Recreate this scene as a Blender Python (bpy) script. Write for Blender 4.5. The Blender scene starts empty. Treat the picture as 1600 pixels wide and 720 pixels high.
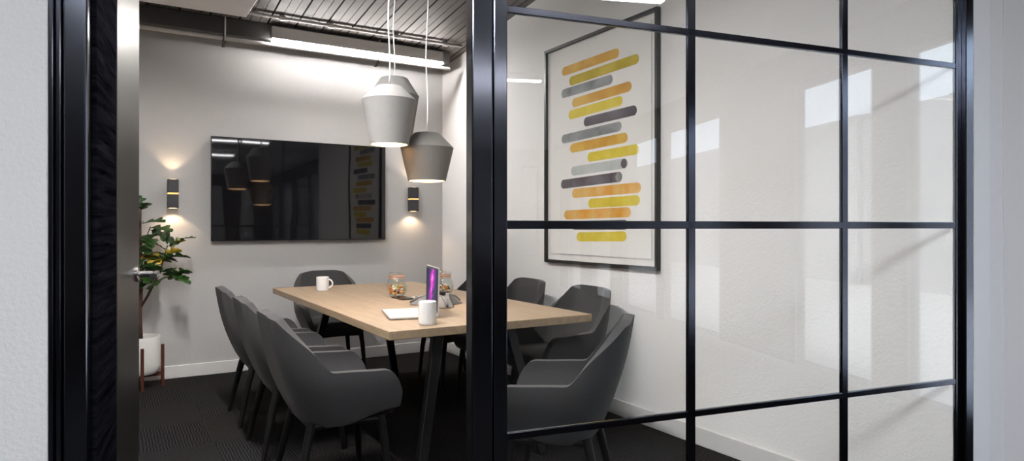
import bpy, bmesh, math, random
from mathutils import Vector, Matrix
random.seed(7)
PI = math.pi
scene = bpy.context.scene
COL = scene.collection

# ------------------------------------------------------------------ materials
def new_mat(name):
    m = bpy.data.materials.new(name)
    m.use_nodes = True
    nt = m.node_tree
    b = nt.nodes['Principled BSDF']
    return m, nt, b

def N(nt, kind, **kw):
    n = nt.nodes.new(kind)
    for k, v in kw.items():
        if k in n.inputs.keys():
            n.inputs[k].default_value = v
        else:
            setattr(n, k, v)
    return n

def simple(name, col, rough=0.5, metal=0.0, var=0.0, vscale=20.0, bump=0.0, bscale=80.0, spec=0.5, stretch=None, aniso=0.0, coat=0.0):
    """one procedural surface: base colour with noise variation and an optional noise bump"""
    m, nt, b = new_mat(name)
    b.inputs['Base Color'].default_value = (*col, 1)
    b.inputs['Roughness'].default_value = rough
    b.inputs['Metallic'].default_value = metal
    b.inputs['Specular IOR Level'].default_value = spec
    b.inputs['Anisotropic'].default_value = aniso
    b.inputs['Coat Weight'].default_value = coat
    b.inputs['Coat Roughness'].default_value = 0.16
    tc = N(nt, 'ShaderNodeTexCoord')
    src = tc.outputs['Object']
    if stretch:
        mp = N(nt, 'ShaderNodeMapping')
        mp.inputs['Scale'].default_value = stretch
        nt.links.new(src, mp.inputs['Vector'])
        src = mp.outputs['Vector']
    if var > 0:
        no = N(nt, 'ShaderNodeTexNoise', Scale=vscale, Detail=4.0)
        nt.links.new(src, no.inputs['Vector'])
        mr = N(nt, 'ShaderNodeMapRange')
        mr.inputs['To Min'].default_value = 1 - var
        mr.inputs['To Max'].default_value = 1 + var
        mr.inputs['From Min'].default_value = 0.25
        mr.inputs['From Max'].default_value = 0.75
        nt.links.new(no.outputs['Fac'], mr.inputs['Value'])
        vm = N(nt, 'ShaderNodeVectorMath', operation='SCALE')
        vm.inputs[0].default_value = col
        nt.links.new(mr.outputs['Result'], vm.inputs['Scale'])
        nt.links.new(vm.outputs['Vector'], b.inputs['Base Color'])
    if bump > 0:
        nb = N(nt, 'ShaderNodeTexNoise', Scale=bscale, Detail=3.0)
        nt.links.new(src, nb.inputs['Vector'])
        bp = N(nt, 'ShaderNodeBump', Strength=bump, Distance=0.01)
        nt.links.new(nb.outputs['Fac'], bp.inputs['Height'])
        nt.links.new(bp.outputs['Normal'], b.inputs['Normal'])
    return m

def emit(name, col, strength):
    m, nt, b = new_mat(name)
    b.inputs['Base Color'].default_value = (*col, 1)
    b.inputs['Emission Color'].default_value = (*col, 1)
    b.inputs['Emission Strength'].default_value = strength
    return m

def pane(name, tint=(0.97, 0.98, 0.98), ior=1.5):
    m = bpy.data.materials.new(name)
    m.use_nodes = True
    nt = m.node_tree
    nt.nodes.clear()
    out = N(nt, 'ShaderNodeOutputMaterial')
    mix = N(nt, 'ShaderNodeMixShader')
    tr = N(nt, 'ShaderNodeBsdfTransparent', Color=(*tint, 1))
    gl = N(nt, 'ShaderNodeBsdfGlossy', Color=(1, 1, 1, 1), Roughness=0.0)
    fr = N(nt, 'ShaderNodeFresnel', IOR=ior)
    geo = N(nt, 'ShaderNodeNewGeometry')
    io = N(nt, 'ShaderNodeMix', data_type='FLOAT')
    io.inputs[2].default_value = ior
    io.inputs[3].default_value = 1.0 / ior      # the far face of a thin pane reflects like the near one
    nt.links.new(geo.outputs['Backfacing'], io.inputs[0])
    nt.links.new(io.outputs[0], fr.inputs['IOR'])
    nt.links.new(fr.outputs[0], mix.inputs[0])
    nt.links.new(tr.outputs[0], mix.inputs[1])
    nt.links.new(gl.outputs[0], mix.inputs[2])
    nt.links.new(mix.outputs[0], out.inputs['Surface'])
    return m

def wood(name, c1, c2, axis_scale, rough=0.5, bscale=1.0, scale=3.0):
    m, nt, b = new_mat(name)
    tc = N(nt, 'ShaderNodeTexCoord')
    mp = N(nt, 'ShaderNodeMapping')
    mp.inputs['Scale'].default_value = axis_scale
    nt.links.new(tc.outputs['Object'], mp.inputs['Vector'])
    no = N(nt, 'ShaderNodeTexNoise', Scale=scale, Detail=8.0, Roughness=0.65, Distortion=0.6)
    nt.links.new(mp.outputs['Vector'], no.inputs['Vector'])
    cr = N(nt, 'ShaderNodeValToRGB')
    cr.color_ramp.elements[0].position = 0.32
    cr.color_ramp.elements[0].color = (*c1, 1)
    cr.color_ramp.elements[1].position = 0.68
    cr.color_ramp.elements[1].color = (*c2, 1)
    nt.links.new(no.outputs['Fac'], cr.inputs['Fac'])
    nt.links.new(cr.outputs['Color'], b.inputs['Base Color'])
    bp = N(nt, 'ShaderNodeBump', Strength=0.15 * bscale, Distance=0.004)
    nt.links.new(no.outputs['Fac'], bp.inputs['Height'])
    nt.links.new(bp.outputs['Normal'], b.inputs['Normal'])
    b.inputs['Roughness'].default_value = rough
    return m

M = {}
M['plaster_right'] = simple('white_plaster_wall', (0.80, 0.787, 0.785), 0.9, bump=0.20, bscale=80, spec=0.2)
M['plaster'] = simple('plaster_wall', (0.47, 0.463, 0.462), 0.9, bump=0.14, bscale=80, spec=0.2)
M['plaster_out'] = simple('plaster_corridor', (0.58, 0.575, 0.58), 0.9, bump=0.28, bscale=95, spec=0.2)
M['smooth_white'] = simple('smooth_white_paint', (0.80, 0.80, 0.81), 0.7, var=0.02)
M['trim_lit'] = simple('lit_white_trim', (0.84, 0.85, 0.87), 0.6, var=0.01)  # cooler, brighter strip beside the post: window light put into its colour
M['base_white'] = simple('skirting_paint', (0.66, 0.65, 0.64), 0.5, var=0.02)
M['deck'] = simple('metal_deck', (0.10, 0.09, 0.084), 0.6, var=0.08, vscale=3.0)
M['groove'] = simple('deck_groove', (0.035, 0.031, 0.029), 0.8, var=0.1)
M['beam'] = simple('beam_steel', (0.030, 0.028, 0.026), 0.6, var=0.1, vscale=6)
M['galv'] = simple('galvanised_steel', (0.50, 0.485, 0.47), 0.5, 0.3, var=0.08, vscale=8)
M['ductm'] = simple('duct_sheet_steel', (0.80, 0.79, 0.785), 0.55, 0.0, var=0.05, vscale=4)
M['lampwhite'] = simple('lamp_housing_white', (0.36, 0.345, 0.325), 0.5, var=0.02)
M['black'] = simple('black_frame_metal', (0.085, 0.092, 0.115), 0.15, 1.0, var=0.05, vscale=30)
M['blackgloss'] = simple('black_post_metal', (0.13, 0.14, 0.17), 0.15, 1.0, var=0.05, vscale=30)
M['glass'] = pane('partition_glass', ior=1.55)
M['windowglass'] = pane('outer_window_glass', (0.98, 0.99, 1.0))
M['doorwood'] = wood('dark_stained_door_wood', (0.001, 0.001, 0.0015), (0.014, 0.014, 0.019), (1.2, 3, 22), 0.85, 3.0, 2.5)
M['doorwood'].node_tree.nodes['Principled BSDF'].inputs['Specular IOR Level'].default_value = 0.0
M['brushed'] = simple('brushed_metal', (0.075, 0.070, 0.065), 0.36, 1.0, var=0.18, vscale=6, stretch=(40, 40, 0.6), bump=0.05, bscale=6)
M['chrome'] = simple('polished_steel', (0.72, 0.72, 0.73), 0.18, 1.0, var=0.03)
M['fabric'] = simple('charcoal_upholstery', (0.052, 0.051, 0.053), 0.95, var=0.12, vscale=260, bump=0.25, bscale=420, spec=0.25)
M['fabric'].node_tree.nodes['Principled BSDF'].inputs['Sheen Weight'].default_value = 0.35
M['fabric'].node_tree.nodes['Principled BSDF'].inputs['Sheen Roughness'].default_value = 0.4
M['fabric'].node_tree.nodes['Principled BSDF'].inputs['Sheen Tint'].default_value = (0.5, 0.48, 0.46, 1)
M['legblack'] = simple('black_stained_leg', (0.004, 0.004, 0.004), 0.5, var=0.2, spec=0.3)
M['oak'] = wood('oak_tabletop', (0.255, 0.18, 0.112), (0.36, 0.265, 0.175), (9, 0.7, 9), 0.42, 0.6, 4.0)
M['tableleg'] = simple('table_leg_black_steel', (0.005, 0.005, 0.0055), 0.4, var=0.15, spec=0.4)
M['ceramic'] = simple('white_ceramic', (0.80, 0.80, 0.80), 0.18, var=0.01)
M['pot'] = simple('white_glazed_pot', (0.74, 0.73, 0.71), 0.4, var=0.02)
M['mahog'] = wood('red_brown_stand_wood', (0.055, 0.016, 0.009), (0.13, 0.04, 0.022), (8, 8, 1), 0.4, 0.6, 6)
M['soil'] = simple('potting_soil', (0.03, 0.02, 0.014), 0.95, var=0.4, vscale=60, bump=0.8, bscale=90)
M['bark'] = simple('bark', (0.085, 0.042, 0.026), 0.85, var=0.35, vscale=50, bump=0.6, bscale=70)
M['alum'] = simple('laptop_aluminium', (0.66, 0.66, 0.67), 0.38, 0.75, var=0.02)
M['keys'] = simple('keyboard_pale', (0.55, 0.55, 0.56), 0.5, var=0.05)
M['bezel'] = simple('black_glossy_bezel', (0.008, 0.008, 0.009), 0.12, var=0.1)
M['phonegrey'] = simple('speakerphone_grey', (0.15, 0.15, 0.155), 0.45, var=0.05)
M['phoneblack'] = simple('speakerphone_black', (0.02, 0.02, 0.022), 0.3, var=0.1)
M['copper'] = simple('copper_band', (0.72, 0.45, 0.34), 0.3, 0.5, var=0.08)
M['jarglass'] = pane('jar_glass', (0.95, 0.97, 0.97), 1.45)
M['whiteplastic'] = simple('white_plastic', (0.75, 0.75, 0.75), 0.35, var=0.02)
M['sconce'] = simple('sconce_dark_metal', (0.022, 0.022, 0.026), 0.45, var=0.1)
M['brass'] = simple('brass_band', (0.70, 0.46, 0.14), 0.28, 0.8, var=0.05)
M['brassglow'] = emit('sconce_band_light', (1.0, 0.62, 0.2), 0.9)
M['artblack'] = simple('picture_frame_black', (0.012, 0.012, 0.012), 0.35, var=0.1)
M['paper'] = simple('art_paper', (0.76, 0.745, 0.73), 0.85, var=0.012, vscale=12)
M['matline'] = simple('art_mount_edge', (0.60, 0.58, 0.565), 0.8, var=0.02)
M['corr_ceil'] = simple('corridor_ceiling_paint', (0.72, 0.71, 0.71), 0.9, var=0.02)
M['brick'] = None
M['facade'] = simple('opposite_facade_render', (0.42, 0.415, 0.42), 0.9, var=0.06, vscale=0.6)
M['paving'] = simple('pale_paving', (0.50, 0.49, 0.48), 0.9, var=0.08, vscale=1.5)
M['linear'] = emit('linear_light_diffuser', (1.0, 0.965, 0.93), 145.0)
M['linear_fill'] = emit('side_fill_diffuser', (1.0, 0.965, 0.93), 640.0)
M['linear2'] = emit('corridor_light_diffuser', (1.0, 0.97, 0.98), 45.0)
M['panel'] = emit('fill_panel_diffuser', (0.93, 0.96, 1.0), 66.0)
M['warmglow'] = emit('pendant_glow_warm', (1.0, 0.60, 0.28), 7.0)
M['sconceglow'] = emit('sconce_lens_warm', (1.0, 0.66, 0.36), 6.0)

# carpet: dark loop pile with a ribbed tile pattern and brownish flecks
def carpet():
    m, nt, b = new_mat('dark_carpet_tile')
    tc = N(nt, 'ShaderNodeTexCoord')
    mp = N(nt, 'ShaderNodeMapping')
    mp.inputs['Rotation'].default_value = (0, 0, 0.0)
    nt.links.new(tc.outputs['Object'], mp.inputs['Vector'])
    ch = N(nt, 'ShaderNodeTexChecker', Scale=2.0)
    nt.links.new(mp.outputs['Vector'], ch.inputs['Vector'])
    w1 = N(nt, 'ShaderNodeTexWave', Scale=20.0, Distortion=4.5, Detail=2.0)
    w1.bands_direction = 'X'
    w2 = N(nt, 'ShaderNodeTexWave', Scale=20.0, Distortion=4.5, Detail=2.0)
    w2.bands_direction = 'Y'
    nt.links.new(mp.outputs['Vector'], w1.inputs['Vector'])
    nt.links.new(mp.outputs['Vector'], w2.inputs['Vector'])
    mx = N(nt, 'ShaderNodeMix', data_type='FLOAT')
    nt.links.new(ch.outputs['Fac'], mx.inputs[0])
    nt.links.new(w1.outputs['Fac'], mx.inputs[2])
    nt.links.new(w2.outputs['Fac'], mx.inputs[3])
    no = N(nt, 'ShaderNodeTexNoise', Scale=160.0, Detail=4.0)
    nt.links.new(mp.outputs['Vector'], no.inputs['Vector'])
    mul = N(nt, 'ShaderNodeMath', operation='MULTIPLY')
    nt.links.new(mx.outputs[0], mul.inputs[0])
    nt.links.new(no.outputs['Fac'], mul.inputs[1])
    cr = N(nt, 'ShaderNodeValToRGB')
    cr.color_ramp.elements[0].position = 0.05
    cr.color_ramp.elements[0].color = (0.012, 0.012, 0.0125, 1)
    cr.color_ramp.elements[1].position = 0.6
    cr.color_ramp.elements[1].color = (0.034, 0.0333, 0.0336, 1)
    nt.links.new(mul.outputs[0], cr.inputs['Fac'])
    big = N(nt, 'ShaderNodeTexNoise', Scale=1.3, Detail=2.0)
    nt.links.new(mp.outputs['Vector'], big.inputs['Vector'])
    tint = N(nt, 'ShaderNodeMix', data_type='RGBA', blend_type='MULTIPLY')
    cr2 = N(nt, 'ShaderNodeValToRGB')
    cr2.color_ramp.elements[0].position = 0.4
    cr2.color_ramp.elements[0].color = (1.0, 1.0, 1.04, 1)
    cr2.color_ramp.elements[1].position = 0.65
    cr2.color_ramp.elements[1].color = (1.10, 1.0, 0.93, 1)
    nt.links.new(big.outputs['Fac'], cr2.inputs['Fac'])
    tint.inputs[0].default_value = 1.0
    nt.links.new(cr.outputs['Color'], tint.inputs[6])
    nt.links.new(cr2.outputs['Color'], tint.inputs[7])
    nt.links.new(tint.outputs[2], b.inputs['Base Color'])
    b.inputs['Roughness'].default_value = 0.95
    b.inputs['Specular IOR Level'].default_value = 0.0
    bp = N(nt, 'ShaderNodeBump', Strength=0.6, Distance=0.006)
    nt.links.new(mul.outputs[0], bp.inputs['Height'])
    nt.links.new(bp.outputs['Normal'], b.inputs['Normal'])
    return m
M['carpet'] = carpet()

def brick():
    m, nt, b = new_mat('brown_brick')
    tc = N(nt, 'ShaderNodeTexCoord')
    mp = N(nt, 'ShaderNodeMapping')
    mp.inputs['Rotation'].default_value = (0, PI / 2, PI / 2)
    nt.links.new(tc.outputs['Object'], mp.inputs['Vector'])
    br = N(nt, 'ShaderNodeTexBrick', Scale=4.4)
    br.inputs['Color1'].default_value = (0.10, 0.062, 0.05, 1)
    br.inputs['Color2'].default_value = (0.14, 0.09, 0.075, 1)
    br.inputs['Mortar'].default_value = (0.18, 0.17, 0.16, 1)
    nt.links.new(mp.outputs['Vector'], br.inputs['Vector'])
    nt.links.new(br.outputs['Color'], b.inputs['Base Color'])
    b.inputs['Roughness'].default_value = 0.9
    return m
M['brick'] = brick()

def screen_black():
    m, nt, b = new_mat('television_glass')
    b.inputs['Base Color'].default_value = (0.004, 0.004, 0.005, 1)
    b.inputs['Roughness'].default_value = 0.03
    b.inputs['IOR'].default_value = 1.55
    tc = N(nt, 'ShaderNodeTexCoord')
    mp = N(nt, 'ShaderNodeMapping')
    mp.inputs['Scale'].default_value = (1.0, 1.0, 0.45)
    nt.links.new(tc.outputs['Object'], mp.inputs['Vector'])
    no = N(nt, 'ShaderNodeTexNoise', Scale=6.0, Detail=0.0)
    nt.links.new(mp.outputs['Vector'], no.inputs['Vector'])
    bp = N(nt, 'ShaderNodeBump', Strength=0.035, Distance=0.01)
    nt.links.new(no.outputs['Fac'], bp.inputs['Height'])
    nt.links.new(bp.outputs['Normal'], b.inputs['Normal'])
    return m
M['tvglass'] = screen_black()

def laptop_display():
    m, nt, b = new_mat('laptop_display_glow')
    tc = N(nt, 'ShaderNodeTexCoord')
    mp = N(nt, 'ShaderNodeMapping')
    mp.inputs['Location'].default_value = (-0.5, -0.5, -0.5)
    nt.links.new(tc.outputs['Generated'], mp.inputs['Vector'])
    no = N(nt, 'ShaderNodeTexNoise', Scale=3.0, Detail=3.0, Distortion=0.8)
    nt.links.new(tc.outputs['Generated'], no.inputs['Vector'])
    sep = N(nt, 'ShaderNodeSeparateXYZ')
    nt.links.new(mp.outputs['Vector'], sep.inputs[0])
    # bright band running diagonally over the height of the screen
    m1 = N(nt, 'ShaderNodeMath', operation='MULTIPLY_ADD')
    m1.inputs[1].default_value = 0.18
    nt.links.new(sep.outputs['Z'], m1.inputs[0])
    nt.links.new(sep.outputs['Y'], m1.inputs[2])
    ad = N(nt, 'ShaderNodeMath', operation='ABSOLUTE')
    nt.links.new(m1.outputs[0], ad.inputs[0])
    m2 = N(nt, 'ShaderNodeMath', operation='MULTIPLY_ADD')
    m2.inputs[1].default_value = 0.55
    m2.inputs[2].default_value = -0.21
    nt.links.new(no.outputs['Fac'], m2.inputs[0])
    sm = N(nt, 'ShaderNodeMath', operation='ADD')
    nt.links.new(ad.outputs[0], sm.inputs[0])
    nt.links.new(m2.outputs[0], sm.inputs[1])
    cr = N(nt, 'ShaderNodeValToRGB')
    el = cr.color_ramp.elements
    el[0].position = 0.03; el[0].color = (0.85, 0.30, 0.70, 1)
    el[1].position = 0.50; el[1].color = (0.012, 0.014, 0.035, 1)
    e = el.new(0.10); e.color = (0.62, 0.04, 0.45, 1)
    e = el.new(0.20); e.color = (0.22, 0.02, 0.26, 1)
    e = el.new(0.30); e.color = (0.03, 0.025, 0.09, 1)
    nt.links.new(sm.outputs[0], cr.inputs['Fac'])
    nt.links.new(cr.outputs['Color'], b.inputs['Emission Color'])
    b.inputs['Emission Strength'].default_value = 1.5
    b.inputs['Base Color'].default_value = (0.01, 0.01, 0.012, 1)
    b.inputs['Roughness'].default_value = 0.2
    return m
M['display'] = laptop_display()
M['display'].node_tree.nodes['Principled BSDF'].inputs['Specular IOR Level'].default_value = 0.08
M['display'].node_tree.nodes['Principled BSDF'].inputs['Roughness'].default_value = 0.5

def brush(name, c1, c2):
    m, nt, b = new_mat(name)
    tc = N(nt, 'ShaderNodeTexCoord')
    no = N(nt, 'ShaderNodeTexNoise', Scale=5.5, Detail=3.0)
    nt.links.new(tc.outputs['Object'], no.inputs['Vector'])
    cr = N(nt, 'ShaderNodeValToRGB')
    cr.color_ramp.elements[0].position = 0.35
    cr.color_ramp.elements[0].color = (*c1, 1)
    cr.color_ramp.elements[1].position = 0.68
    cr.color_ramp.elements[1].color = (*c2, 1)
    nt.links.new(no.outputs['Fac'], cr.inputs['Fac'])
    nt.links.new(cr.outputs['Color'], b.inputs['Base Color'])
    b.inputs['Roughness'].default_value = 0.85
    return m
M['b_amber'] = brush('brush_amber', (0.50, 0.24, 0.02), (0.66, 0.43, 0.10))
M['b_olive'] = brush('brush_olive_yellow', (0.40, 0.31, 0.012), (0.58, 0.46, 0.07))
M['b_grey'] = brush('brush_grey', (0.15, 0.158, 0.162), (0.36, 0.375, 0.38))
M['b_yellow'] = brush('brush_yellow', (0.58, 0.44, 0.015), (0.70, 0.58, 0.09))
M['b_dark'] = brush('brush_plum_grey', (0.075, 0.062, 0.072), (0.15, 0.13, 0.145))
M['b_pale'] = brush('brush_pale_grey', (0.42, 0.44, 0.44), (0.52, 0.535, 0.53))
M['b_orange'] = brush('brush_orange', (0.66, 0.27, 0.01), (0.66, 0.46, 0.17))
for k, c in dict(cream=(0.72, 0.60, 0.42), orange=(0.75, 0.28, 0.06), green=(0.18, 0.24, 0.05), brown=(0.22, 0.07, 0.03), white=(0.8, 0.76, 0.7)).items():
    M['s_' + k] = simple('sweet_' + k, c, 0.35, var=0.1, vscale=60)
def leafmat():
    m, nt, b = new_mat('fig_leaf')
    tc = N(nt, 'ShaderNodeTexCoord')
    no = N(nt, 'ShaderNodeTexNoise', Scale=9.0, Detail=2.0)
    nt.links.new(tc.outputs['Object'], no.inputs['Vector'])
    cr = N(nt, 'ShaderNodeValToRGB')
    cr.color_ramp.elements[0].position = 0.30
    cr.color_ramp.elements[0].color = (0.008, 0.028, 0.006, 1)
    cr.color_ramp.elements[1].position = 0.70
    cr.color_ramp.elements[1].color = (0.035, 0.095, 0.014, 1)
    nt.links.new(no.outputs['Fac'], cr.inputs['Fac'])
    nt.links.new(cr.outputs['Color'], b.inputs['Base Color'])
    b.inputs['Roughness'].default_value = 0.5; b.inputs['Specular IOR Level'].default_value = 0.3
    return m
M['leaf'] = leafmat()
M['leafyellow'] = simple('fig_leaf_yellowing', (0.48, 0.34, 0.03), 0.4, var=0.3, vscale=30)

# ------------------------------------------------------------------ mesh helpers
def link(name, bm, mats, parent=None, smooth=False, angle=None, loc=None):
    me = bpy.data.meshes.new(name)
    bmesh.ops.recalc_face_normals(bm, faces=bm.faces)
    bm.to_mesh(me)
    bm.free()
    if not isinstance(mats, (list, tuple)):
        mats = [mats]
    for m in mats:
        me.materials.append(m)
    if smooth:
        for p in me.polygons:
            p.use_smooth = True
        if angle is not None:
            try:
                me.set_sharp_from_angle(angle=math.radians(angle))
            except Exception:
                pass
    o = bpy.data.objects.new(name, me)
    COL.objects.link(o)
    if parent:
        o.parent = parent
    if loc:
        o.location = loc
    return o

def empty(name, loc=(0, 0, 0), rz=0.0):
    o = bpy.data.objects.new(name, None)
    o.empty_display_size = 0.1
    o.location = loc
    o.rotation_euler = (0, 0, rz)
    COL.objects.link(o)
    return o

def tag(o, label, cat, group=None, kind=None):
    o['label'] = label
    o['category'] = cat
    if group: o['group'] = group
    if kind: o['kind'] = kind
    return o

def struct(o):
    o['kind'] = 'structure'
    return o

def box(bm, x0, x1, y0, y1, z0, z1, mi=0, bev=0.0, seg=2, mat=None):
    r = bmesh.ops.create_cube(bm, size=1.0)
    vs = r['verts']
    bmesh.ops.scale(bm, vec=(x1 - x0, y1 - y0, z1 - z0), verts=vs)
    bmesh.ops.translate(bm, vec=((x0 + x1) / 2, (y0 + y1) / 2, (z0 + z1) / 2), verts=vs)
    fs = set(f for v in vs for f in v.link_faces)
    if bev > 0:
        es = list(set(e for v in vs for e in v.link_edges))
        g = bmesh.ops.bevel(bm, geom=es, offset=bev, segments=seg, affect='EDGES', profile=0.5)
        fs = set(g['faces']) | set(f for f in fs if f.is_valid)
        vs = list(set(v for f in fs for v in f.verts))
    for f in fs:
        if f.is_valid: f.material_index = mi
    if mat is not None:
        bmesh.ops.transform(bm, matrix=mat, verts=[v for v in vs if v.is_valid])
    return vs

def lathe(bm, prof, seg=40, cx=0, cy=0, cz=0, mi=0, cap0=False, cap1=False):
    rings = []
    for r, z in prof:
        if r < 1e-6:
            rings.append([bm.verts.new((cx, cy, cz + z))])
        else:
            rings.append([bm.verts.new((cx + r * math.cos(2 * PI * i / seg), cy + r * math.sin(2 * PI * i / seg), cz + z)) for i in range(seg)])
    for a, b in zip(rings[:-1], rings[1:]):
        for i in range(seg):
            j = (i + 1) % seg
            if len(a) == 1 and len(b) == 1: continue
            if len(a) == 1: f = bm.faces.new((a[0], b[i], b[j]))
            elif len(b) == 1: f = bm.faces.new((a[i], a[j], b[0]))
            else: f = bm.faces.new((a[i], a[j], b[j], b[i]))
            f.material_index = mi
    if cap0 and len(rings[0]) > 1: bm.faces.new(rings[0][::-1]).material_index = mi
    if cap1 and len(rings[-1]) > 1: bm.faces.new(rings[-1]).material_index = mi
    return rings

def tube(bm, pts, rad, seg=10, mi=0, caps=True):
    """a tube swept along points; rad is a number or one per point"""
    pts = [Vector(p) for p in pts]
    n = len(pts)
    rads = rad if isinstance(rad, (list, tuple)) else [rad] * n
    rings = []
    up = Vector((0.0, 0.0, 1.0))
    for i, p in enumerate(pts):
        if i == 0: d = pts[1] - pts[0]
        elif i == n - 1: d = pts[-1] - pts[-2]
        else: d = (pts[i + 1] - pts[i]).normalized() + (pts[i] - pts[i - 1]).normalized()
        d.normalize()
        ref = up if abs(d.dot(up)) < 0.95 else Vector((1.0, 0.0, 0.0))
        a = d.cross(ref).normalized()
        b = d.cross(a).normalized()
        if rings and prev_a.dot(a) < 0:
            a = -a; b = -b
        prev_a = a
        rings.append([bm.verts.new(p + (a * math.cos(2 * PI * k / seg) + b * math.sin(2 * PI * k / seg)) * rads[i]) for k in range(seg)])
    for r0, r1 in zip(rings[:-1], rings[1:]):
        for k in range(seg):
            j = (k + 1) % seg
            bm.faces.new((r0[k], r0[j], r1[j], r1[k])).material_index = mi
    if caps:
        bm.faces.new(rings[0][::-1]).material_index = mi
        bm.faces.new(rings[-1]).material_index = mi

def bar(bm, p0, p1, w, d, mi=0, w1=None, d1=None):
    """a square-section bar between two points, optionally tapered; sections stay horizontal"""
    w1 = w1 or w; d1 = d1 or d
    a = [bm.verts.new((p0[0] + sx * w / 2, p0[1] + sy * d / 2, p0[2])) for sx, sy in ((-1, -1), (1, -1), (1, 1), (-1, 1))]
    b = [bm.verts.new((p1[0] + sx * w1 / 2, p1[1] + sy * d1 / 2, p1[2])) for sx, sy in ((-1, -1), (1, -1), (1, 1), (-1, 1))]
    for k in range(4):
        j = (k + 1) % 4
        bm.faces.new((a[k], a[j], b[j], b[k])).material_index = mi
    bm.faces.new(a[::-1]).material_index = mi
    bm.faces.new(b).material_index = mi

def prism(bm, pts, z0, z1, mi=0):
    a = [bm.verts.new((x, y, z0)) for x, y in pts]
    b = [bm.verts.new((x, y, z1)) for x, y in pts]
    n = len(pts)
    for k in range(n):
        j = (k + 1) % n
        bm.faces.new((a[k], a[j], b[j], b[k])).material_index = mi
    bm.faces.new(a[::-1]).material_index = mi
    bm.faces.new(b).material_index = mi

def bevel_mod(o, w=0.004, seg=2, angle=35):
    m = o.modifiers.new('bevel', 'BEVEL')
    m.width = w; m.segments = seg
    m.limit_method = 'ANGLE'; m.angle_limit = math.radians(angle)
    return o

def copy_tree(o, parent=None):
    c = o.copy()
    COL.objects.link(c)
    if parent:
        c.parent = parent
        c.matrix_parent_inverse = o.matrix_parent_inverse.copy()
    for ch in list(o.children):
        copy_tree(ch, c)
    return c

# ------------------------------------------------------------------ setting: room
XR, YB, XL = 2.78, 5.88, -0.45          # right wall, back wall, left wall of the meeting room
T = Vector((0.9845, -0.1753, 0)).normalized()      # along the glazed partition (to the right)
NRM = Vector((0.1753, 0.9845, 0)).normalized()     # from the corridor into the room
P0 = Vector((2.78, 1.2745, 0))
PART = Matrix(((T.x, NRM.x, 0, P0.x), (T.y, NRM.y, 0, P0.y), (0, 0, 1, 0), (0, 0, 0, 1)))

def in_part(o):
    o.matrix_world = PART
    return o

bm = bmesh.new(); box(bm, -3.2, 4.22, -9.6, 6.1, -0.12, 0.0)
struct(link('floor', bm, M['carpet']))
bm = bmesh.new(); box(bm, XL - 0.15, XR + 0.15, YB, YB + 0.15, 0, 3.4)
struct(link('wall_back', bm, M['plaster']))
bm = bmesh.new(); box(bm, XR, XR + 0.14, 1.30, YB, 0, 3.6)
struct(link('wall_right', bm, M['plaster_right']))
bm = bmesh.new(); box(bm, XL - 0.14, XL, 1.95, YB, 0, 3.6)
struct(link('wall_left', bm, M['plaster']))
bm = bmesh.new(); box(bm, XL, XR, YB - 0.016, YB, 0, 0.1, bev=0.003, seg=1)
struct(link('baseboard_back', bm, M['base_white']))
bm = bmesh.new(); box(bm, XR - 0.016, XR, 1.36, YB - 0.016, 0, 0.1, bev=0.003, seg=1)
struct(link('baseboard_right', bm, M['base_white']))

# corrugated metal deck ceiling, falling gently towards the back wall; pans with thick and thin seams
SL = 0.112
def deck_z(y): return 2.79 + SL * (5.45 - y)
bm = bmesh.new()
prof = []
x = XL
k = 0
prof.append((x, 0.0, 0))
pitch = 0.069
while x < XR:
    wide = (k % 3 == 0)
    gw = 0.013 if wide else 0.005
    gd = 0.035 if wide else 0.016
    x2 = x + pitch
    prof.append((x2 - gw, 0.0, 0)); prof.append((x2 - gw, gd, 1)); prof.append((x2, gd, 1)); prof.append((x2, 0.0, 1))
    x = x2
    k += 1
ya, yb = 1.0, YB
rows = []
for y in (ya, yb):
    rows.append([bm.verts.new((min(px, XR), y, deck_z(y) + dz)) for px, dz, _ in prof])
for i in range(len(prof) - 1):
    f = bm.faces.new((rows[0][i], rows[0][i + 1], rows[1][i + 1], rows[1][i]))
    f.material_index = 1 if prof[i + 1][2] == 1 and prof[i + 1][1] > 0 or prof[i][1] > 0 else 0
# solid slab over the pans
a = [bm.verts.new((xx, yy, deck_z(yy) + 0.05)) for xx, yy in ((XL - 0.1, ya), (XR + 0.1, ya), (XR + 0.1, yb + 0.1), (XL - 0.1, yb + 0.1))]
b = [bm.verts.new((v.co.x, v.co.y, v.co.z + 0.12)) for v in a]
bm.faces.new(a); bm.faces.new(b)
for i in range(4): bm.faces.new((a[i], a[(i + 1) % 4], b[(i + 1) % 4], b[i]))
struct(link('ceiling', bm, [M['deck'], M['groove']]))

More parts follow.
